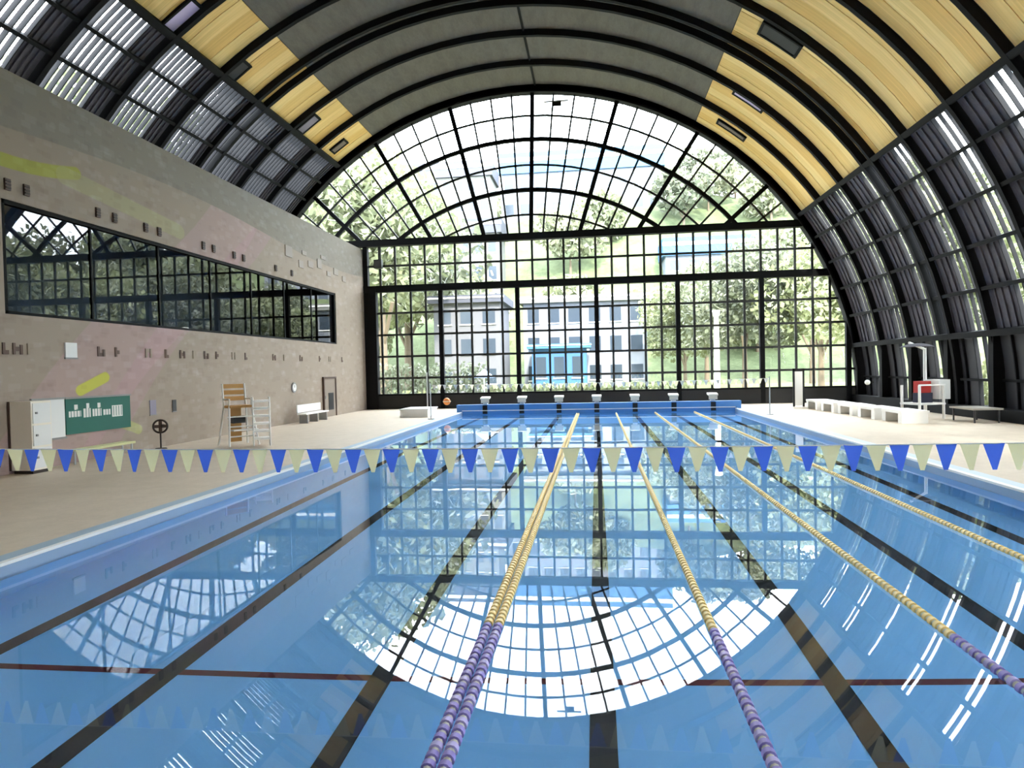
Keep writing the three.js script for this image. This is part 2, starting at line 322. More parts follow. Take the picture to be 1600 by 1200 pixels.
{
  const w = thing('window_1', 'gridded glass curtain wall at the far end below the arched fanlight', 'window', [0, 0, 0], 0, null, 'structure');
  const x0 = XW + 0.1, ys = [BASE, 1.89, 3.23, 4.56, 5.9, BEAM2, 8.8, BEAM1], cols = [];
  for (let k = 0; k <= 31; k++) cols.push(x0 + 0.94 * k);
  for (let k = 0; k < 31; k++) for (let j = 0; j < 7; j++) {
    const poly = clip([[cols[k], ys[j]], [cols[k + 1], ys[j]], [cols[k + 1], ys[j + 1]], [cols[k], ys[j + 1]]], inCircle);
    if (poly.length > 2) part('pane', flat(poly, DE), M.glass, w);
  }
  for (let k = 1; k < 31; k++) {
    const main = k % 5 === 0, x = cols[k], top = Math.min(BEAM1, CY + Math.sqrt(Math.max(0, RG * RG - (x - CX) ** 2)));
    part(main ? 'mullion' : 'muntin', main ? box(x - 0.13, x + 0.13, 0, Math.min(top, BEAM2), DE - 0.18, DE + 0.1) : box(x - 0.065, x + 0.065, BASE, top, DE - 0.05, DE + 0.04), main ? M.frame : M.muntin, w);
    if (main) part('muntin', box(x - 0.065, x + 0.065, BEAM2, top, DE - 0.05, DE + 0.04), M.muntin, w);
  }
  for (const y of [1.89, 3.23, 4.56, 5.9, 8.8]) part('transom', box(x0, edgeX(y), y - 0.065, y + 0.065, DE - 0.045, DE + 0.035), M.muntin, w);
  part('beam', box(XW, edgeX(BEAM2), BEAM2 - 0.2, BEAM2 + 0.2, DE - 0.25, DE + 0.15), M.frame, w);
  part('beam', box(XW - 6.2, edgeX(BEAM1), BEAM1 - 0.2, BEAM1 + 0.2, DE - 0.3, DE + 0.15), M.frame, w);
  part('corner_post', box(XW, XW + 0.28, 0, BEAM1, DE - 0.2, DE + 0.15), M.frame, w);
  part('corner_post', box(XW + 0.28, XW + 0.78, 0, BEAM2, DE - 0.3, DE + 0.15), M.frame, w);
  part('plinth', box(XW, XE, 0, BASE, DE - 0.16, DE + 0.2), M.black, w);
  part('sill', box(XW, edgeX(1), BASE - 0.03, BASE + 0.07, DE - 0.22, DE + 0.1), M.frame, w);

  const f = thing('window_2', 'arched fanlight of radiating glass panes above the curtain wall', 'window', [0, 0, 0], 0, null, 'structure');
  const radii = [10.2, 11.5, 12.96, 14.45, 15.95, 17.36, RG], pt = (r, b) => [CX + r * Math.sin(rad(b)), CY + r * Math.cos(rad(b))];
  const b0 = 1.7 - 15.5 * 4, sub = 15.5 / 4, nb = 33;
  for (let k = 0; k < nb; k++) for (let j = 0; j < 6; j++) {
    const p = b0 + k * sub, q = p + sub, m = (p + q) / 2;
    let poly = [pt(radii[j], p), pt(radii[j + 1], p), pt(radii[j + 1], m), pt(radii[j + 1], q), pt(radii[j], q), pt(radii[j], m)];
    if (j === 0) poly = [pt(0.5, p), pt(radii[1], p), pt(radii[1], m), pt(radii[1], q), pt(0.5, q)];
    poly = clip(poly, (a) => a[1] - BEAM1);
    if (poly.length > 2) part('pane', flat(poly, DE), M.glass, f);
  }
  const bar = (b, r0, r1, hw, depth, name, m) => {
    const need = (BEAM1 - CY) / Math.cos(rad(b)); r0 = Math.max(r0, need); if (r0 > r1 - 0.2 || Math.abs(b) > 62) return;
    const g = new THREE.BoxGeometry(hw * 2, r1 - r0, depth); g.translate(0, (r0 + r1) / 2, 0); g.rotateZ(-rad(b)); g.translate(CX, CY, -(DE - depth / 2 + 0.04)); part(name, g, m, f);
  };
  for (let k = 0; k <= nb; k++) { const b = b0 + k * sub, main = k % 4 === 0; bar(b, 0, RG, main ? 0.12 : 0.055, main ? 0.22 : 0.09, main ? 'mullion' : 'muntin', main ? M.frame : M.muntin); }
  radii.forEach((r, j) => {
    if (j === 0 || j === 6) return;
    const a = Math.acos(Math.min(1, (BEAM1 - CY) / r)) * 180 / Math.PI, main = j % 2 === 0, lim = Math.min(a, 62);
    part(main ? 'ring_bar' : 'ring_muntin', arc(r - (main ? 0.11 : 0.055), r + (main ? 0.11 : 0.055), 90 - lim, 90 + lim, DE - (main ? 0.16 : 0.05), DE + 0.04, 24), main ? M.frame : M.muntin, f);
  });
  part('arch_frame', arc(RG - 0.12, RS + 0.3, 0, LEFT_END, DE - 0.35, DE + 0.2, 48), M.frame, f);
}
// ---------------------------------------------------------------- left concrete wall with the long window, room behind
{
  const HW = 9.83, D0 = DB, W0 = 14.6, W1 = 35.5, Y0 = 3.88, Y1 = 6.66, LEN = DE - D0;
  const tex = canvasTex(2048, 512, (c, w, h) => {
    const X = (d) => (d - D0) / LEN * w, Y = (y) => h - y / HW * h;
    c.fillStyle = '#9a8b7c'; c.fillRect(0, 0, w, h);
    const path = (pts, fill) => { c.fillStyle = fill; c.beginPath(); pts.forEach(([d, y], i) => (i ? c.lineTo(X(d), Y(y)) : c.moveTo(X(d), Y(y)))); c.closePath(); c.fill(); };
    // pastel mural strokes
    const stroke = (pts, width, col) => { c.strokeStyle = col; c.lineWidth = width / HW * h; c.lineCap = 'round'; c.lineJoin = 'round'; c.beginPath(); pts.forEach(([d, y], i) => (i ? c.lineTo(X(d), Y(y)) : c.moveTo(X(d), Y(y)))); c.stroke(); };
    const curve = (f, a, b) => { const o = []; for (let i = 0; i <= 24; i++) o.push(f(a + (b - a) * i / 24)); return o; };
    stroke(curve((t) => [14.5 + 12 * t, -1 + 11 * t + 0.5 * Math.sin(t * 6)], 0, 1), 2.4, 'rgba(178,146,146,0.45)');
    stroke(curve((t) => [16.5 + 12 * t, -1 + 11 * t + 0.7 * Math.sin(t * 5)], 0, 1), 1.0, 'rgba(176,138,144,0.35)');
    stroke(curve((t) => [10 + 7 * t, 8.6 - 1.0 * Math.sin(t * 2.4)], 0, 1), 0.34, 'rgba(160,160,70,0.9)');
    stroke(curve((t) => [16.6 + 5 * t, 7.75 - 0.5 * t], 0, 1), 0.5, 'rgba(170,166,120,0.5)');
    stroke(curve((t) => [16.9 + 0.95 * t, 1.95 + 0.35 * t], 0, 1), 0.3, 'rgba(186,186,70,0.9)');
    stroke(curve((t) => [15.2 + 4 * t, 0.6 + 0.5 * Math.sin(t * 3)], 0, 1), 0.3, 'rgba(180,184,110,0.6)');
    const wave = (d) => 8.35 + 0.35 * Math.sin((d - 14) * 0.22);
    const up = []; for (let d = D0; d <= DE; d += 0.5) up.push([d, wave(d)]);
    path([...up, [DE, HW], [D0, HW]], '#877f74');                                  // plain band above the mural
    for (let i = 0; i < 5200; i++) { c.fillStyle = rnd() < 0.5 ? 'rgba(60,50,45,0.05)' : 'rgba(255,250,245,0.05)'; const s = 2 + rnd() * 9; c.fillRect(rnd() * w, rnd() * h, s * 1.6, s); }
  });
  const s = new THREE.Shape([[D0, 0], [DE, 0], [DE, HW], [D0, HW]].map((q) => new THREE.Vector2(...q)));
  s.holes.push(new THREE.Path([[W0, Y0], [W0, Y1], [W1, Y1], [W1, Y0]].map((q) => new THREE.Vector2(...q))));
  const g = new THREE.ExtrudeGeometry(s, { depth: 0.45, bevelEnabled: false });
  const uv = g.attributes.uv, p = g.attributes.position;
  for (let i = 0; i < uv.count; i++) uv.setXY(i, (p.getX(i) - D0) / LEN, p.getY(i) / HW);
  g.rotateY(Math.PI / 2); g.translate(XW - 0.45, 0, 0);
  solo('wall_left', g, std('#ffffff', 0.85, { map: tex }), 'tall concrete left wall painted with faint pink and green strokes', 'wall', null, 'structure');
  const slab = thing('wall_left_room', 'closed dark room behind the long window in the left wall', 'room', [0, 0, 0], 0, null, 'structure');
  part('roof_slab', box(XB - 0.3, XW - 0.45, HW - 0.3, HW - 0.02, D0, DE + 0.3), M.grey, slab);
  part('back_wall', box(XB - 0.3, XB, 0, HW - 0.3, D0, DE + 0.3), std('#b9c0c8', 0.8), slab);
  part('end_wall', box(XB, XW - 0.45, 0, HW - 0.3, DE, DE + 0.3), M.darkGrey, slab);
  const w = thing('window_5', 'long mirror-like strip window in the left concrete wall', 'window', [0, 0, 0], 0, null, 'structure');
  const n = 7, step = (W1 - W0) / n;
  for (let k = 0; k < n; k++) {
    const a = W0 + k * step, b = a + step;
    const q = new THREE.PlaneGeometry(step, Y1 - Y0); q.rotateY(Math.PI / 2); q.translate(XW - 0.12, (Y0 + Y1) / 2, -(a + b) / 2);
    part('pane', q, M.mirrorGlass, w);
    if (k) part('mullion', box(XW - 0.17, XW - 0.09, Y0, Y1, a - 0.03, a + 0.03), M.frame, w);
  }
  part('frame', mergeGeometries([box(XW - 0.18, XW - 0.03, Y0, Y0 + 0.08, W0, W1), box(XW - 0.18, XW - 0.03, Y1 - 0.1, Y1, W0, W1), box(XW - 0.18, XW - 0.03, Y0, Y1, W0, W0 + 0.12), box(XW - 0.18, XW - 0.03, Y0, Y1, W1 - 0.14, W1)]), M.frame, w);
  // wall behind the camera
  const bs = new THREE.Shape(); const bp = [];
  for (let a = 0; a <= 150; a += 5) bp.push(new THREE.Vector2(CX + 19.3 * Math.cos(rad(a)), CY + 19.3 * Math.sin(rad(a))));
  bp.push(new THREE.Vector2(XB, 0)); bs.setFromPoints(bp);
  const bg = new THREE.ExtrudeGeometry(bs, { depth: 0.4, bevelEnabled: false }); bg.translate(0, 0, -DB);
  solo('wall_back', bg, std('#b5ada4', 0.85), 'plain gable wall behind the photographer', 'wall', null, 'structure');
}
// ---------------------------------------------------------------- fittings on the left wall
{
  const pair = [[14.77, 'first'], [15.32, 'second'], [17.76, 'third'], [18.44, 'fourth'], [19.83, 'fifth'], [20.49, 'sixth'], [22.98, 'seventh'], [23.64, 'eighth'], [25.08, 'ninth'], [25.8, 'tenth'], [28.55, 'eleventh'], [30.15, 'twelfth']];
  for (const [d, w] of pair) {
    const v = thing('wall_vent', 'small brown wall vent above the strip window, ' + w + ' from the left', 'vent', [XW, 7.02, -d], 0, 'small vents above the strip window');
    part('housing', box(0, 0.05, -0.14, 0.14, -0.08, 0.08), M.brown, v);
    for (let k = -1; k <= 1; k++) part('louvre', box(0.05, 0.065, k * 0.08 - 0.016, k * 0.08 + 0.016, -0.07, 0.07), M.darkBrown, v);
  }
  const L = thing('wall_lettering', 'line of small brown raised characters below the strip window', 'lettering', [XW, 2.9, 0]);
  const at = [14.62, 14.91, 15.33, 17.72, 18.42, 19.78, 20.75, 21.55, 22.29, 22.97, 23.72, 24.84, 25.82, 28.18, 29.23, 30.91, 33.18, 34.44, 36.27];
  at.forEach((d, i) => {
    const bars = [box(0, 0.03, 0, 0.28, d - 0.15, d - 0.08), box(0, 0.03, 0.08 * (i % 3), 0.1 + 0.09 * (i % 3), d - 0.08, d + 0.02)];
    if (i % 2) bars.push(box(0, 0.03, 0, 0.2 + 0.04 * (i % 3), d + 0.06, d + 0.13));
    part('character', mergeGeometries(bars), i % 3 === 2 ? std('#978878', 0.8) : std('#67534a', 0.8), L);
  });
  const pl = thing('wall_plaque', 'pale raised plaque among the brown characters on the left wall', 'plaque', [XW, 2.85, -16.58]);
  part('plate', box(0, 0.04, 0, 0.4, -0.2, 0.2), M.offwhite, pl); part('border', box(0, 0.05, -0.04, 0, -0.22, 0.22), M.grey, pl);
  const E = thing('wall_emblem', 'cluster of grey-brown raised shapes high on the wall near the corner', 'emblem', [XW, 0, 0]);
  for (const [d, y, w, h] of [[29.9, 8.0, 0.7, 0.5], [31.2, 7.6, 0.5, 0.35], [32.3, 7.75, 0.6, 0.3], [33.4, 7.95, 0.5, 0.45], [34.6, 7.6, 0.5, 0.25], [35.6, 7.85, 0.6, 0.35], [36.8, 7.6, 0.5, 0.3], [31.6, 8.2, 0.5, 0.2], [33.9, 8.35, 0.6, 0.18]])
    part('raised_shape', box(0, 0.03, y - h / 2, y + h / 2, d - w / 2, d + w / 2), std('#9c9086', 0.8), E);
  // green banner and white board
  const b = thing('wall_banner', 'dark green banner with pale lettering on the left wall', 'banner', [XW, 0.78, -17.55]);
  const bt = canvasTex(512, 200, (c, w, h) => {
    c.fillStyle = '#1f5f52'; c.fillRect(0, 0, w, h); c.fillStyle = '#d8d6cf';
    for (const [x, y, ww, hh] of [[20, 70, 90, 34], [122, 60, 60, 52], [196, 66, 70, 44], [280, 74, 60, 34], [352, 54, 90, 70], [60, 34, 26, 30], [150, 30, 22, 30], [236, 32, 24, 30]]) c.fillRect(x, y, ww, hh);
    c.fillStyle = '#1f5f52'; for (let x = 34; x < 440; x += 22) c.fillRect(x, 58, 5, 60);
  });
  const bm = [M.green, M.green, M.green, M.green, M.green, M.green]; bm[0] = std('#ffffff', 0.7, { map: bt });
  const cloth = new THREE.BoxGeometry(0.03, 0.95, 2.5); cloth.translate(0.03, 0.475, 0); const cm = new THREE.Mesh(cloth, bm); cm.name = 'cloth'; cm.castShadow = cm.receiveShadow = true; b.add(cm);
  part('rail', box(0.01, 0.07, 0.95, 1.0, -1.27, 1.27), M.grey, b);
  const wb = thing('white_board', 'blank white board beside the green banner', 'board', [XW, 0.74, -15.75]);
  part('panel', box(0.01, 0.04, 0, 1.0, -0.52, 0.52), M.offwhite, wb); part('rail', box(0, 0.06, 1.0, 1.05, -0.55, 0.55), M.grey, wb); part('rail', box(0, 0.06, -0.05, 0, -0.55, 0.55), M.grey, wb);
  // notices, speaker box, doorway cabinet
  const no = thing('wall_notice', 'small violet-grey notice right of the green banner', 'notice', [XW, 1.08, -19.9]); part('sheet', box(0, 0.02, 0, 0.46, -0.15, 0.15), std('#8b8494', 0.7), no); part('holder', box(0, 0.03, -0.03, 0, -0.17, 0.17), M.grey, no);
  const no2 = thing('wall_notice', 'narrow dark grey notice, right of the violet-grey one', 'notice', [XW, 1.12, -21]); part('sheet', box(0, 0.02, 0, 0.38, -0.1, 0.1), M.darkGrey, no2); part('holder', box(0, 0.03, -0.03, 0, -0.12, 0.12), M.grey, no2);
  const ck = thing('wall_clock', 'round grey clock on the left wall beyond the lifeguard chair', 'clock', [XW, 1.65, -30]);
  const face = new THREE.CylinderGeometry(0.24, 0.24, 0.06, 20); face.rotateZ(Math.PI / 2); face.translate(0.03, 0, 0); part('case', face, M.grey, ck);
  const dial = new THREE.CylinderGeometry(0.17, 0.17, 0.01, 20); dial.rotateZ(Math.PI / 2); dial.translate(0.065, 0, 0); part('dial', dial, M.offwhite, ck);
  part('hand', box(0.07, 0.08, 0, 0.13, -0.01, 0.01), M.black, ck);
  const dr = thing('door_1', 'narrow brown door with a dark opening near the far left corner', 'door', [XW, 0, -34.2], 0, null, 'structure');
  part('leaf', box(0, 0.06, 0, 2.0, -0.75, 0.75), std('#8d7f72', 0.7), dr); part('glazed_slot', box(0.06, 0.08, 0.35, 1.25, -0.2, 0.45), M.black, dr); part('surround', mergeGeometries([box(0, 0.1, 2.0, 2.1, -0.85, 0.85), box(0, 0.1, 0, 2.0, -0.85, -0.75), box(0, 0.1, 0, 2.0, 0.75, 0.85)]), M.brown, dr); part('handle', box(0.06, 0.1, 0.95, 1.1, -0.6, -0.55), M.steel, dr);
}
// ---------------------------------------------------------------- things on the left deck
{
  const f = thing('pedestal_fan', 'small dark brown pedestal fan standing by the left wall', 'fan', [XW + 0.45, 0, -19.6]);
  part('foot', cyl(0, 0, 0.04, 0, 0.18, 0.16, 20), M.darkBrown, f); part('pole', cyl(0, 0.04, 0.55, 0, 0.025), M.darkBrown, f);
  const cage = new THREE.TorusGeometry(0.2, 0.03, 8, 20); cage.rotateY(0.6); cage.translate(0, 0.72, 0); part('cage', cage, M.darkBrown, f);
  for (let k = 0; k < 4; k++) { const bl = new THREE.BoxGeometry(0.1, 0.18, 0.015); bl.translate(0, 0.1, 0); bl.rotateZ(k * Math.PI / 2); bl.rotateY(0.6); bl.translate(0, 0.72, 0); part('fan_blade', bl, M.brown, f); }
  const mo = new THREE.CylinderGeometry(0.06, 0.06, 0.14, 12); mo.rotateX(Math.PI / 2); mo.translate(0, 0.72, -0.08); part('motor', mo, M.darkBrown, f);

  const ch = (name, label, pos, turn, o) => {
    const c = thing(name, label, 'chair', pos, turn);
    const H = o.h, W = 0.36;
    for (const sx of [-1, 1]) { part('leg', tube([sx * (W + 0.12), 0, -0.45], [sx * W, H, -0.2], 0.035), o.leg, c); part('leg', tube([sx * (W + 0.12), 0, 0.45], [sx * W, H, 0.22], 0.035), o.leg, c); part('arm_rest', tube([sx * W, H + 0.25, -0.22], [sx * W, H + 0.25, 0.25], 0.03), o.leg, c); part('back_post', tube([sx * W, H, 0.22], [sx * W, H + 0.75, 0.32], 0.03), o.leg, c); part('arm_post', tube([sx * W, H, -0.2], [sx * W, H + 0.25, -0.22], 0.025), o.leg, c); }
    part('seat', box(-W, W, H - 0.03, H + 0.05, -0.28, 0.25), o.seat, c);
    for (let k = 0; k < 3; k++) part('back_slat', box(-W, W, H + 0.2 + k * 0.2, H + 0.34 + k * 0.2, 0.26 + k * 0.03, 0.29 + k * 0.03), o.back, c);
    for (let k = 1; k < 4; k++) part('rung', tube([-(W + 0.1), H * k / 4, -0.45 + 0.06 * k], [W + 0.1, H * k / 4, -0.45 + 0.06 * k], 0.022), o.leg, c);
    return c;
  };
  const c1 = ch('lifeguard_chair', 'tall white lifeguard chair with a tan seat on the left deck', [-11.6, 0, -20.6], 0.9, { h: 1.25, leg: M.white, seat: M.tan, back: M.tan });
  part('foot_board', box(-0.4, 0.4, 0.5, 0.54, -0.62, -0.32), M.white, c1);
  part('kit_bag', box(-0.2, 0.2, 0.72, 0.95, -0.1, 0.12), M.black, c1);
  part('tan_back_panel', box(-0.2, 0.2, 0.1, 1.2, 0.24, 0.28), M.tan, c1);
  const st = thing('slatted_stand', 'white lattice stand right of the tall lifeguard chair', 'stand', [-10.75, 0, -20.5], 0.5);
  for (const [x, d] of [[-0.25, -0.25], [0.25, -0.25], [-0.25, 0.25], [0.25, 0.25]]) part('post', cyl(x, 0, 1.55, d, 0.025), M.white, st);
  for (let k = 0; k < 6; k++) part('slat', box(-0.27, 0.27, 0.2 + 0.24 * k, 0.26 + 0.24 * k, -0.27, 0.27), M.white, st);

  const t = thing('cream_locker', 'narrow cream cabinet at the left edge beside the white board', 'cabinet', [XW + 0.35, 0, -14.85]);
  part('carcass', box(-0.28, 0.28, 0.08, 1.75, -0.3, 0.3), M.cream, t);
  part('side_stile', box(-0.33, -0.28, 0.08, 1.75, -0.32, 0.3), M.brown, t);
  for (let k = 0; k < 3; k++) { const d = part('door', box(0.28, 0.3, 0.13 + 0.54 * k, 0.62 + 0.54 * k, -0.26, 0.26), M.offwhite, t); part('knob', box(0.3, 0.33, 0.36 + 0.54 * k, 0.41 + 0.54 * k, -0.2, -0.15), M.grey, d); }
  part('plinth', box(-0.25, 0.26, 0, 0.08, -0.27, 0.27), M.darkBrown, t);
  const yb = thing('floor_bench', 'low pale green bench below the banner', 'bench', [XW + 0.5, 0, -17.1]);
  part('top', box(-0.2, 0.2, 0.36, 0.42, -1.0, 1.0), std('#cfcf9a', 0.6), yb);
  for (const [x, d] of [[-0.15, -0.9], [0.15, -0.9], [-0.15, 0.9], [0.15, 0.9]]) part('leg', cyl(x, 0, 0.36, d, 0.025), M.steel, yb);
  const wbn = thing('white_bench', 'white plastic bench by the left wall near the brown door', 'bench', [XW + 0.7, 0, -30.6]);
  part('seat', box(-0.22, 0.22, 0.4, 0.46, -1.3, 1.3), M.white, wbn); part('back', box(-0.26, -0.2, 0.5, 0.85, -1.3, 1.3), M.white, wbn);
  for (const d of [-1.1, 0, 1.1]) part('leg', box(-0.2, 0.2, 0, 0.4, d - 0.04, d + 0.04), M.grey, wbn);
  const stp = thing('deck_box', 'white low box at the far left corner of the pool', 'box', [-9.0, 0, -33.4]);
  part('body', box(-0.7, 0.7, 0, 0.36, -1.0, 1.0), M.white, stp); part('lid', box(-0.74, 0.74, 0.36, 0.42, -1.04, 1.04), M.offwhite, stp);
  const bu = thing('orange_buoy', 'orange float beside the leftmost starting block', 'buoy', [-8.15, 0.4, -36.1]);
  part('ball', new THREE.SphereGeometry(0.2, 16, 12).translate(0, 0.2, 0), M.orange, bu); part('band', new THREE.TorusGeometry(0.2, 0.025, 6, 20).rotateX(Math.PI / 2).translate(0, 0.2, 0), M.cream, bu);
  const pole = thing('rope_pole', 'thin grey pole standing at the far left corner of the deck', 'pole', [-9.6, 0, -37.5]); part('shaft', cyl(0, 0.03, 2.2, 0, 0.04), M.steel, pole); part('foot', cyl(0, 0, 0.03, 0, 0.2), M.steel, pole);
  const sp = thing('loudspeaker', 'black loudspeaker hung in the upper left of the curtain wall', 'loudspeaker', [-13.1, 8.9, -DE + 0.25]);
  part('cabinet', box(-0.24, 0.24, -0.26, 0.26, -0.18, 0.18), M.black, sp); part('grille', box(-0.2, 0.2, -0.22, 0.22, -0.2, -0.18), M.darkGrey, sp); part('bracket', box(-0.04, 0.04, -0.04, 1.1, 0.1, 0.14), M.black, sp);
  const ac = thing('vent_flap', 'dark flap near the top of the arched fanlight', 'vent', [-2, 17.9, -DE + 0.12]); part('flap', box(-0.28, 0.28, -0.12, 0.12, -0.04, 0.04), M.black, ac); part('flap_frame', box(-0.75, 0.7, 0.13, 0.2, -0.04, 0.04), M.grey, ac);
}
// ---------------------------------------------------------------- things on the right deck
{
  const spots = [[10.35, 34.2, 'farthest'], [10.45, 32.3, 'second farthest'], [10.55, 30.4, 'middle'], [10.65, 28.4, 'second nearest'], [10.8, 26.4, 'nearest']];
  spots.forEach(([x, d, w]) => {
    const b = thing('deck_bench', 'white low bench on the right deck, ' + w + ' of the row of five', 'bench', [x + 0.4, 0, -d], 0, 'white benches on the right deck');
    part('top', box(-0.4, 0.55, 0.36, 0.46, -0.85, 0.85), M.white, b);
    for (const e of [-0.68, 0.68]) part('end_panel', box(-0.38, 0.5, 0, 0.36, e - 0.16, e + 0.16), M.white, b);
    part('back_panel', box(0.4, 0.5, 0.05, 0.36, -0.52, 0.52), M.darkGrey, b);
  });
  const s = thing('notice_stand', 'white upright notice board in a black frame on the right deck', 'sign', [9.95, 0, -34.9]);
  part('board', box(-0.17, 0.2, 0.15, 1.85, -0.03, 0.03), M.white, s); part('frame', mergeGeometries([box(-0.26, -0.17, 0.1, 2.0, -0.04, 0.04), box(0.2, 0.29, 0.1, 2.0, -0.04, 0.04), box(-0.26, 0.29, 1.85, 2.0, -0.04, 0.04)]), M.black, s); part('foot', box(-0.3, 0.33, 0, 0.1, -0.25, 0.25), M.white, s);
  const c = thing('lifeguard_armchair', 'white framed lifeguard seat with red cushion under a grey canopy', 'chair', [12.55, 0, -27.9], 0.3);
  for (const [x, d] of [[-0.5, -0.45], [0.55, -0.45], [-0.5, 0.45], [0.55, 0.45]]) part('leg', cyl(x, 0, 1.3, d, 0.05), M.white, c);
  part('platform', box(-0.55, 0.6, 0.55, 0.62, -0.5, 0.5), M.offwhite, c);
  part('cushion', box(-0.2, 0.28, 1.0, 1.45, -0.15, 0.2), M.red, c); part('seat_base', box(-0.22, 0.3, 0.62, 1.0, -0.2, 0.22), M.navy, c);
  part('rail', box(-0.55, 0.6, 1.28, 1.34, -0.5, -0.45), M.white, c); part('side_board', box(0.42, 0.9, 0.75, 1.5, -0.4, 0.4), M.offwhite, c);
  part('mast', tube([0.55, 0, 0.45], [0.5, 2.75, 0.4], 0.06), M.white, c); part('canopy_arm', tube([0.5, 2.7, 0.4], [-0.45, 2.95, 0.1], 0.05), M.white, c);
  const cap = new THREE.SphereGeometry(0.75, 20, 6, 0, Math.PI * 2, 0, 0.9); cap.scale(1, 0.5, 1); cap.translate(-0.2, 2.55, 0); part('canopy', cap, std('#3c3a42', 0.7, { side: THREE.DoubleSide }), c);
  const t = thing('side_table', 'grey low table by the dark plinth at the right edge', 'table', [13.6, 0, -26.2]);
  part('top', box(-0.5, 0.5, 0.46, 0.52, -0.8, 0.8), std('#a49c8e', 0.6), t); for (const [x, d] of [[-0.4, -0.7], [0.4, -0.7], [-0.4, 0.7], [0.4, 0.7]]) part('leg', cyl(x, 0, 0.46, d, 0.03), M.darkGrey, t);
  const k = thing('wall_lamp', 'small round white lamp on a dark post in the far right corner', 'lamp', [14.45, 1.15, -38.2]); part('globe', new THREE.SphereGeometry(0.14, 14, 10), M.white, k); part('bracket', box(0, 0.3, -0.03, 0.03, -0.03, 0.03), M.black, k);
}
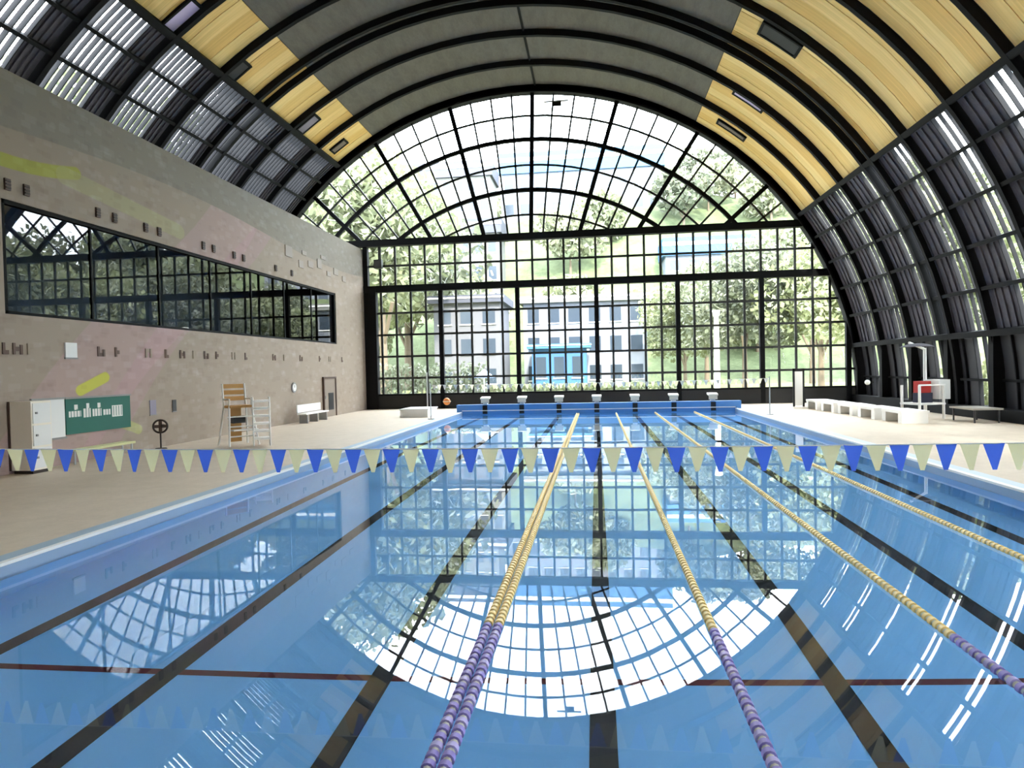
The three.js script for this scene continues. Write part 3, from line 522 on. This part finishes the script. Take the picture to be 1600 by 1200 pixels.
// ---------------------------------------------------------------- outside: ground, hill, trees, buildings
{
  const s = new THREE.Shape([[-220, -60], [220, -60], [220, 300], [-220, 300]].map((q) => new THREE.Vector2(...q)));
  s.holes.push(new THREE.Path([[XB - 0.4, DB - 0.5], [XB - 0.4, DE + 0.45], [XE + 0.05, DE + 0.45], [XE + 0.05, DB - 0.5]].map((q) => new THREE.Vector2(...q))));
  const g = new THREE.ExtrudeGeometry(s, { depth: 0.3, bevelEnabled: false }); g.rotateX(-Math.PI / 2); g.translate(0, -0.42, 0);
  solo('ground', g, M.lawn, 'sunlit yellow-green lawn outside the hall', 'lawn', null, 'structure');
  solo('terrace', box(-16, 14, -0.12, -0.04, DE + 0.45, 55), M.paveOut, 'pale paved terrace just outside the glass end wall', 'terrace', null, 'structure');
  const H = (x, d) => { const t = Math.max(0, Math.min(1, (d - 82) / 80)), q = t * t * (3 - 2 * t); return q * (36 + 5 * Math.sin(x * 0.03 + 1)) + 1.2 * Math.sin(x * 0.2) * Math.sin(d * 0.15) * q - 0.5; };
  const hg = new THREE.PlaneGeometry(420, 130, 84, 30); hg.rotateX(-Math.PI / 2); hg.translate(0, 0, -145);
  const p = hg.attributes.position, uv = hg.attributes.uv;
  for (let i = 0; i < p.count; i++) { p.setY(i, H(p.getX(i), -p.getZ(i))); uv.setXY(i, p.getX(i), p.getZ(i)); }
  hg.computeVertexNormals();
  solo('hill', hg, M.hill, 'green hillside rising behind the buildings', 'hill', null, 'structure');

  // trees: crowns of many leaves round a few lobes, on a branching trunk
  const leafMats = [[0.165, 0.185, 0.1], [0.2, 0.22, 0.11], [0.12, 0.135, 0.085], [0.215, 0.23, 0.14]].map((c) => phys({ color: new THREE.Color().setRGB(...c), roughness: 1, transmission: 0.35, thickness: 0, side: THREE.DoubleSide }));
  function crown(n, w, h, leaf, lobes) {
    const c = []; for (let i = 0; i < lobes; i++) { const a = rnd() * 6.28, r = Math.sqrt(rnd()) * w * 0.55; c.push([Math.cos(a) * r, h * (0.25 + 0.6 * rnd()), Math.sin(a) * r, (0.32 + 0.22 * rnd()) * Math.min(w, h)]); }
    c.push([0, h * 0.55, 0, 0.5 * Math.min(w, h)]);
    const pos = [], v = new THREE.Vector3(), a = new THREE.Vector3(), b = new THREE.Vector3();
    for (let i = 0; i < n; i++) {
      const q = c[Math.floor(rnd() * c.length)]; v.set(rnd() - 0.5, rnd() - 0.5, rnd() - 0.5).normalize().multiplyScalar(q[3] * (0.75 + 0.3 * rnd())); v.x += q[0]; v.y += q[1]; v.z += q[2];
      a.set(rnd() - 0.5, rnd() - 0.5, rnd() - 0.5).normalize().multiplyScalar(leaf); b.set(rnd() - 0.5, rnd() - 0.5, rnd() - 0.5).normalize().multiplyScalar(leaf * 0.7);
      const P = [v.clone().add(a), v.clone().add(b), v.clone().sub(a), v.clone().sub(b)];
      for (const k of [0, 1, 2, 0, 2, 3]) pos.push(P[k].x, P[k].y, P[k].z);
    }
    const g = new THREE.BufferGeometry(); g.setAttribute('position', new THREE.Float32BufferAttribute(pos, 3)); g.computeVertexNormals(); return g;
  }
  const trunk = (h, r) => mergeGeometries([cyl(0, 0, h, 0, r, r * 0.6, 8), tube([0, h * 0.6, 0], [h * 0.25, h * 1.1, 0.1 * h], r * 0.4, 6), tube([0, h * 0.5, 0], [-h * 0.22, h, -0.1 * h], r * 0.4, 6)]);
  const protoBig = [0, 1, 2].map(() => ({ c: crown(5200, 9, 15, 0.42, 9), t: trunk(7, 0.4) }));
  const protoHill = [0, 1, 2].map(() => ({ c: crown(1500, 7, 8, 0.6, 6), t: trunk(3.2, 0.25) }));
  function tree(proto, lift, x, y, d, s, m, label, group) {
    const t = thing('tree', label, 'tree', [x, y, -d], rnd() * 6.28, group); t.scale.setScalar(s);
    part('trunk', proto.t, M.bark, t); const f = part('crown', proto.c, leafMats[m], t); f.position.y = lift; return t;
  }
  const big = [[-20, 62, 1.15, 0, 'tall leafy tree outside the far left corner of the glass wall'], [-30, 76, 1.5, 1, 'broad pale tree rising behind the left end of the fanlight'], [-25, 88, 1.5, 2, 'dark tree between the fanlight edge and the grey block'],
    [-46, 62, 1.6, 0, 'large tree above the top of the left concrete wall'], [14, 66, 0.72, 2, 'bushy tree behind the white lamp post'], [19, 60, 0.75, 1, 'pale tree outside the right end of the glass wall'],
    [25, 56, 0.8, 0, 'full green tree beyond the far right corner'], [9.5, 74, 0.62, 0, 'small green tree left of the white lamp post'], [31, 46, 0.9, 1, 'tree outside the right side of the hall, farthest back'],
    [30, 33, 0.9, 0, 'tree outside the right side of the hall, in the middle'], [30, 20, 0.95, 2, 'tree outside the right side of the hall, nearest'],
    [14, 88, 0.85, 2, 'dim tree farther behind the white lamp post'], [25, 82, 0.95, 0, 'dense tree behind the right end of the glass wall'], [37, 76, 1.05, 2, 'dark tree seen through the slits at the far right corner'], [-26, 52, 0.8, 2, 'low dark tree close outside the far left corner post']];
  big.forEach(([x, d, s, m, label], i) => tree(protoBig[i % 3], 4, x, -0.1, d, s, m, label));
  let n = 0; const spots = [];
  const houses = [[-46, -6, 104, 148], [4, 40, 106, 132], [-26, 21, 138, 164]];   // keep clear of the hillside houses
  for (let i = 0; i < 2400 && n < 70; i++) {
    const x = -90 + rnd() * 175, d = 94 + rnd() * 82, sc = 0.8 + 0.35 * rnd();
    if (houses.some(([a, b, c, e]) => x > a && x < b && d > c && d < e) || spots.some(([p, q]) => Math.hypot(p - x, q - d) < 9)) continue;
    spots.push([x, d]);
    tree(protoHill[n % 3], 2, x, H(x, d) - 0.2, d, sc, n % 4, 'round green tree on the hillside behind the glass wall', 'trees on the hillside'); n++;
  }
  // buildings
  const winM = std('#2c3540', 0.25), sillM = std('#d6d6d4', 0.7);
  function building(label, x0, x1, y0, h, d, depth, wall, roof, rows, cols, roofH = 0.8) {
    const b = thing('building', label, 'building', [(x0 + x1) / 2, y0, -d]);
    const w = (x1 - x0) / 2;
    part('wall', box(-w, w, 0, h, 0, depth), wall, b);
    const rf = part('roof', box(-w - 0.5, w + 0.5, h, h + roofH, -0.6, depth + 0.5), roof, b); part('parapet', box(-w - 0.55, w + 0.55, h + roofH * 0.55, h + roofH * 0.75, -0.68, -0.6), sillM, rf);
    const cw = 2 * w / cols, rh = h / rows;
    for (let r = 0; r < rows; r++) for (let c = 0; c < cols; c++) {
      const xa = -w + c * cw + cw * 0.22, ya = r * rh + rh * 0.3;
      const wi = part('window', box(xa, xa + cw * 0.56, ya, ya + rh * 0.5, -0.05, 0.02), winM, b);
      part('sill', box(xa - 0.1, xa + cw * 0.56 + 0.1, ya - 0.12, ya, -0.16, 0.02), sillM, wi);
    }
  }
  const wh = std('#6a6e78', 0.7), gr = std('#525258', 0.8), blu = std('#22527c', 0.6), lb = std('#1d4a78', 0.6), slate = std('#343642', 0.7), pale = std('#646562', 0.8);
  building('white block behind the middle of the glass wall', -8.5, 6, -0.1, 10.2, 80, 9, wh, pale, 3, 6);
  building('low building with blue walls in front of the white block', -7, -1, -0.1, 4.6, 74, 4, lb, blu, 1, 3, 0.5);
  building('grey block left of the white block', -17, -9.9, -0.1, 9.5, 70, 7.5, gr, slate, 3, 3);
  building('pale building with a slate roof high on the left hillside', -35, -20, H(-27, 134) - 2, 16, 132, 9, pale, slate, 4, 6, 3);
  building('pale house with a slate roof lower on the hillside', -28, -16, H(-22, 116) - 2, 14, 114, 8, pale, slate, 3, 5, 2.5);
  building('long building with a light blue roof on the hill crest', -20, 15, H(0, 150) - 3, 11, 148, 9, wh, blu, 2, 10, 4.5);
  building('house with a blue roof on the right hillside', 12, 31, H(20, 116) - 2, 7, 116, 8, wh, blu, 2, 6, 3);
  // lamp post, parasol and hedges
  const lp = thing('lamp_post', 'white lamp post standing outside the right part of the glass wall', 'lamp post', [10.4, -0.1, -60]); part('base', cyl(0, 0, 0.3, 0, 0.35), M.grey, lp); part('shaft', cyl(0, 0.3, 6.6, 0, 0.26, 0.2), M.white, lp); part('lantern', cyl(0, 6.6, 7.1, 0, 0.25, 0.35), M.white, lp);
  const pa = thing('parasol', 'pale blue parasol outside behind the leftmost starting block', 'parasol', [-7.7, -0.04, -46]); part('pole', cyl(0, 0.08, 2.0, 0, 0.04), M.steel, pa); part('foot', cyl(0, 0, 0.08, 0, 0.35), M.grey, pa); const pc = new THREE.ConeGeometry(0.75, 0.6, 8); pc.translate(0, 2.1, 0); part('canopy', pc, std('#a9c6ee', 0.7), pa);
  function hedge(label, x0, x1, d0, d1, h, m) {
    const t = thing('hedge', label, 'hedge', [(x0 + x1) / 2, -0.1, -(d0 + d1) / 2]), pos = [], v = new THREE.Vector3(), a = new THREE.Vector3(), b = new THREE.Vector3(), L = Math.max(x1 - x0, d1 - d0), n = Math.round(L * 130);
    for (let i = 0; i < n; i++) { v.set((rnd() - 0.5) * (x1 - x0), rnd() * h * (0.9 + 0.1 * Math.sin(i)), (rnd() - 0.5) * (d1 - d0)); a.set(rnd() - 0.5, rnd() - 0.5, rnd() - 0.5).normalize().multiplyScalar(0.24); b.set(rnd() - 0.5, rnd() - 0.5, rnd() - 0.5).normalize().multiplyScalar(0.18); for (const q of [v.clone().add(a), v.clone().add(b), v.clone().sub(a), v.clone().add(a), v.clone().sub(a), v.clone().sub(b)]) pos.push(q.x, q.y, q.z); }
    const g = new THREE.BufferGeometry(); g.setAttribute('position', new THREE.Float32BufferAttribute(pos, 3)); g.computeVertexNormals(); part('foliage', g, leafMats[m], t); part('stems', mergeGeometries(Array.from({ length: 12 }, (_, i) => cyl((x1 - x0) * (i / 11 - 0.5) * 0.95, 0, h * 0.8, (d1 - d0) * (i / 11 - 0.5) * 0.95, 0.04, 0.03, 5))), M.bark, t);
  }
  hedge('shaggy hedge beyond the terrace at the left of the glass wall', -20, -9.5, 57, 59, 3.2, 2);
  hedge('low clipped hedge beyond the terrace in the middle', -9, 8, 56, 57.5, 1.1, 1);
  hedge('hedge running beside the right flank of the hall', 19, 20.5, 4, 40, 2.6, 1);
}
renderer.render(scene, camera);
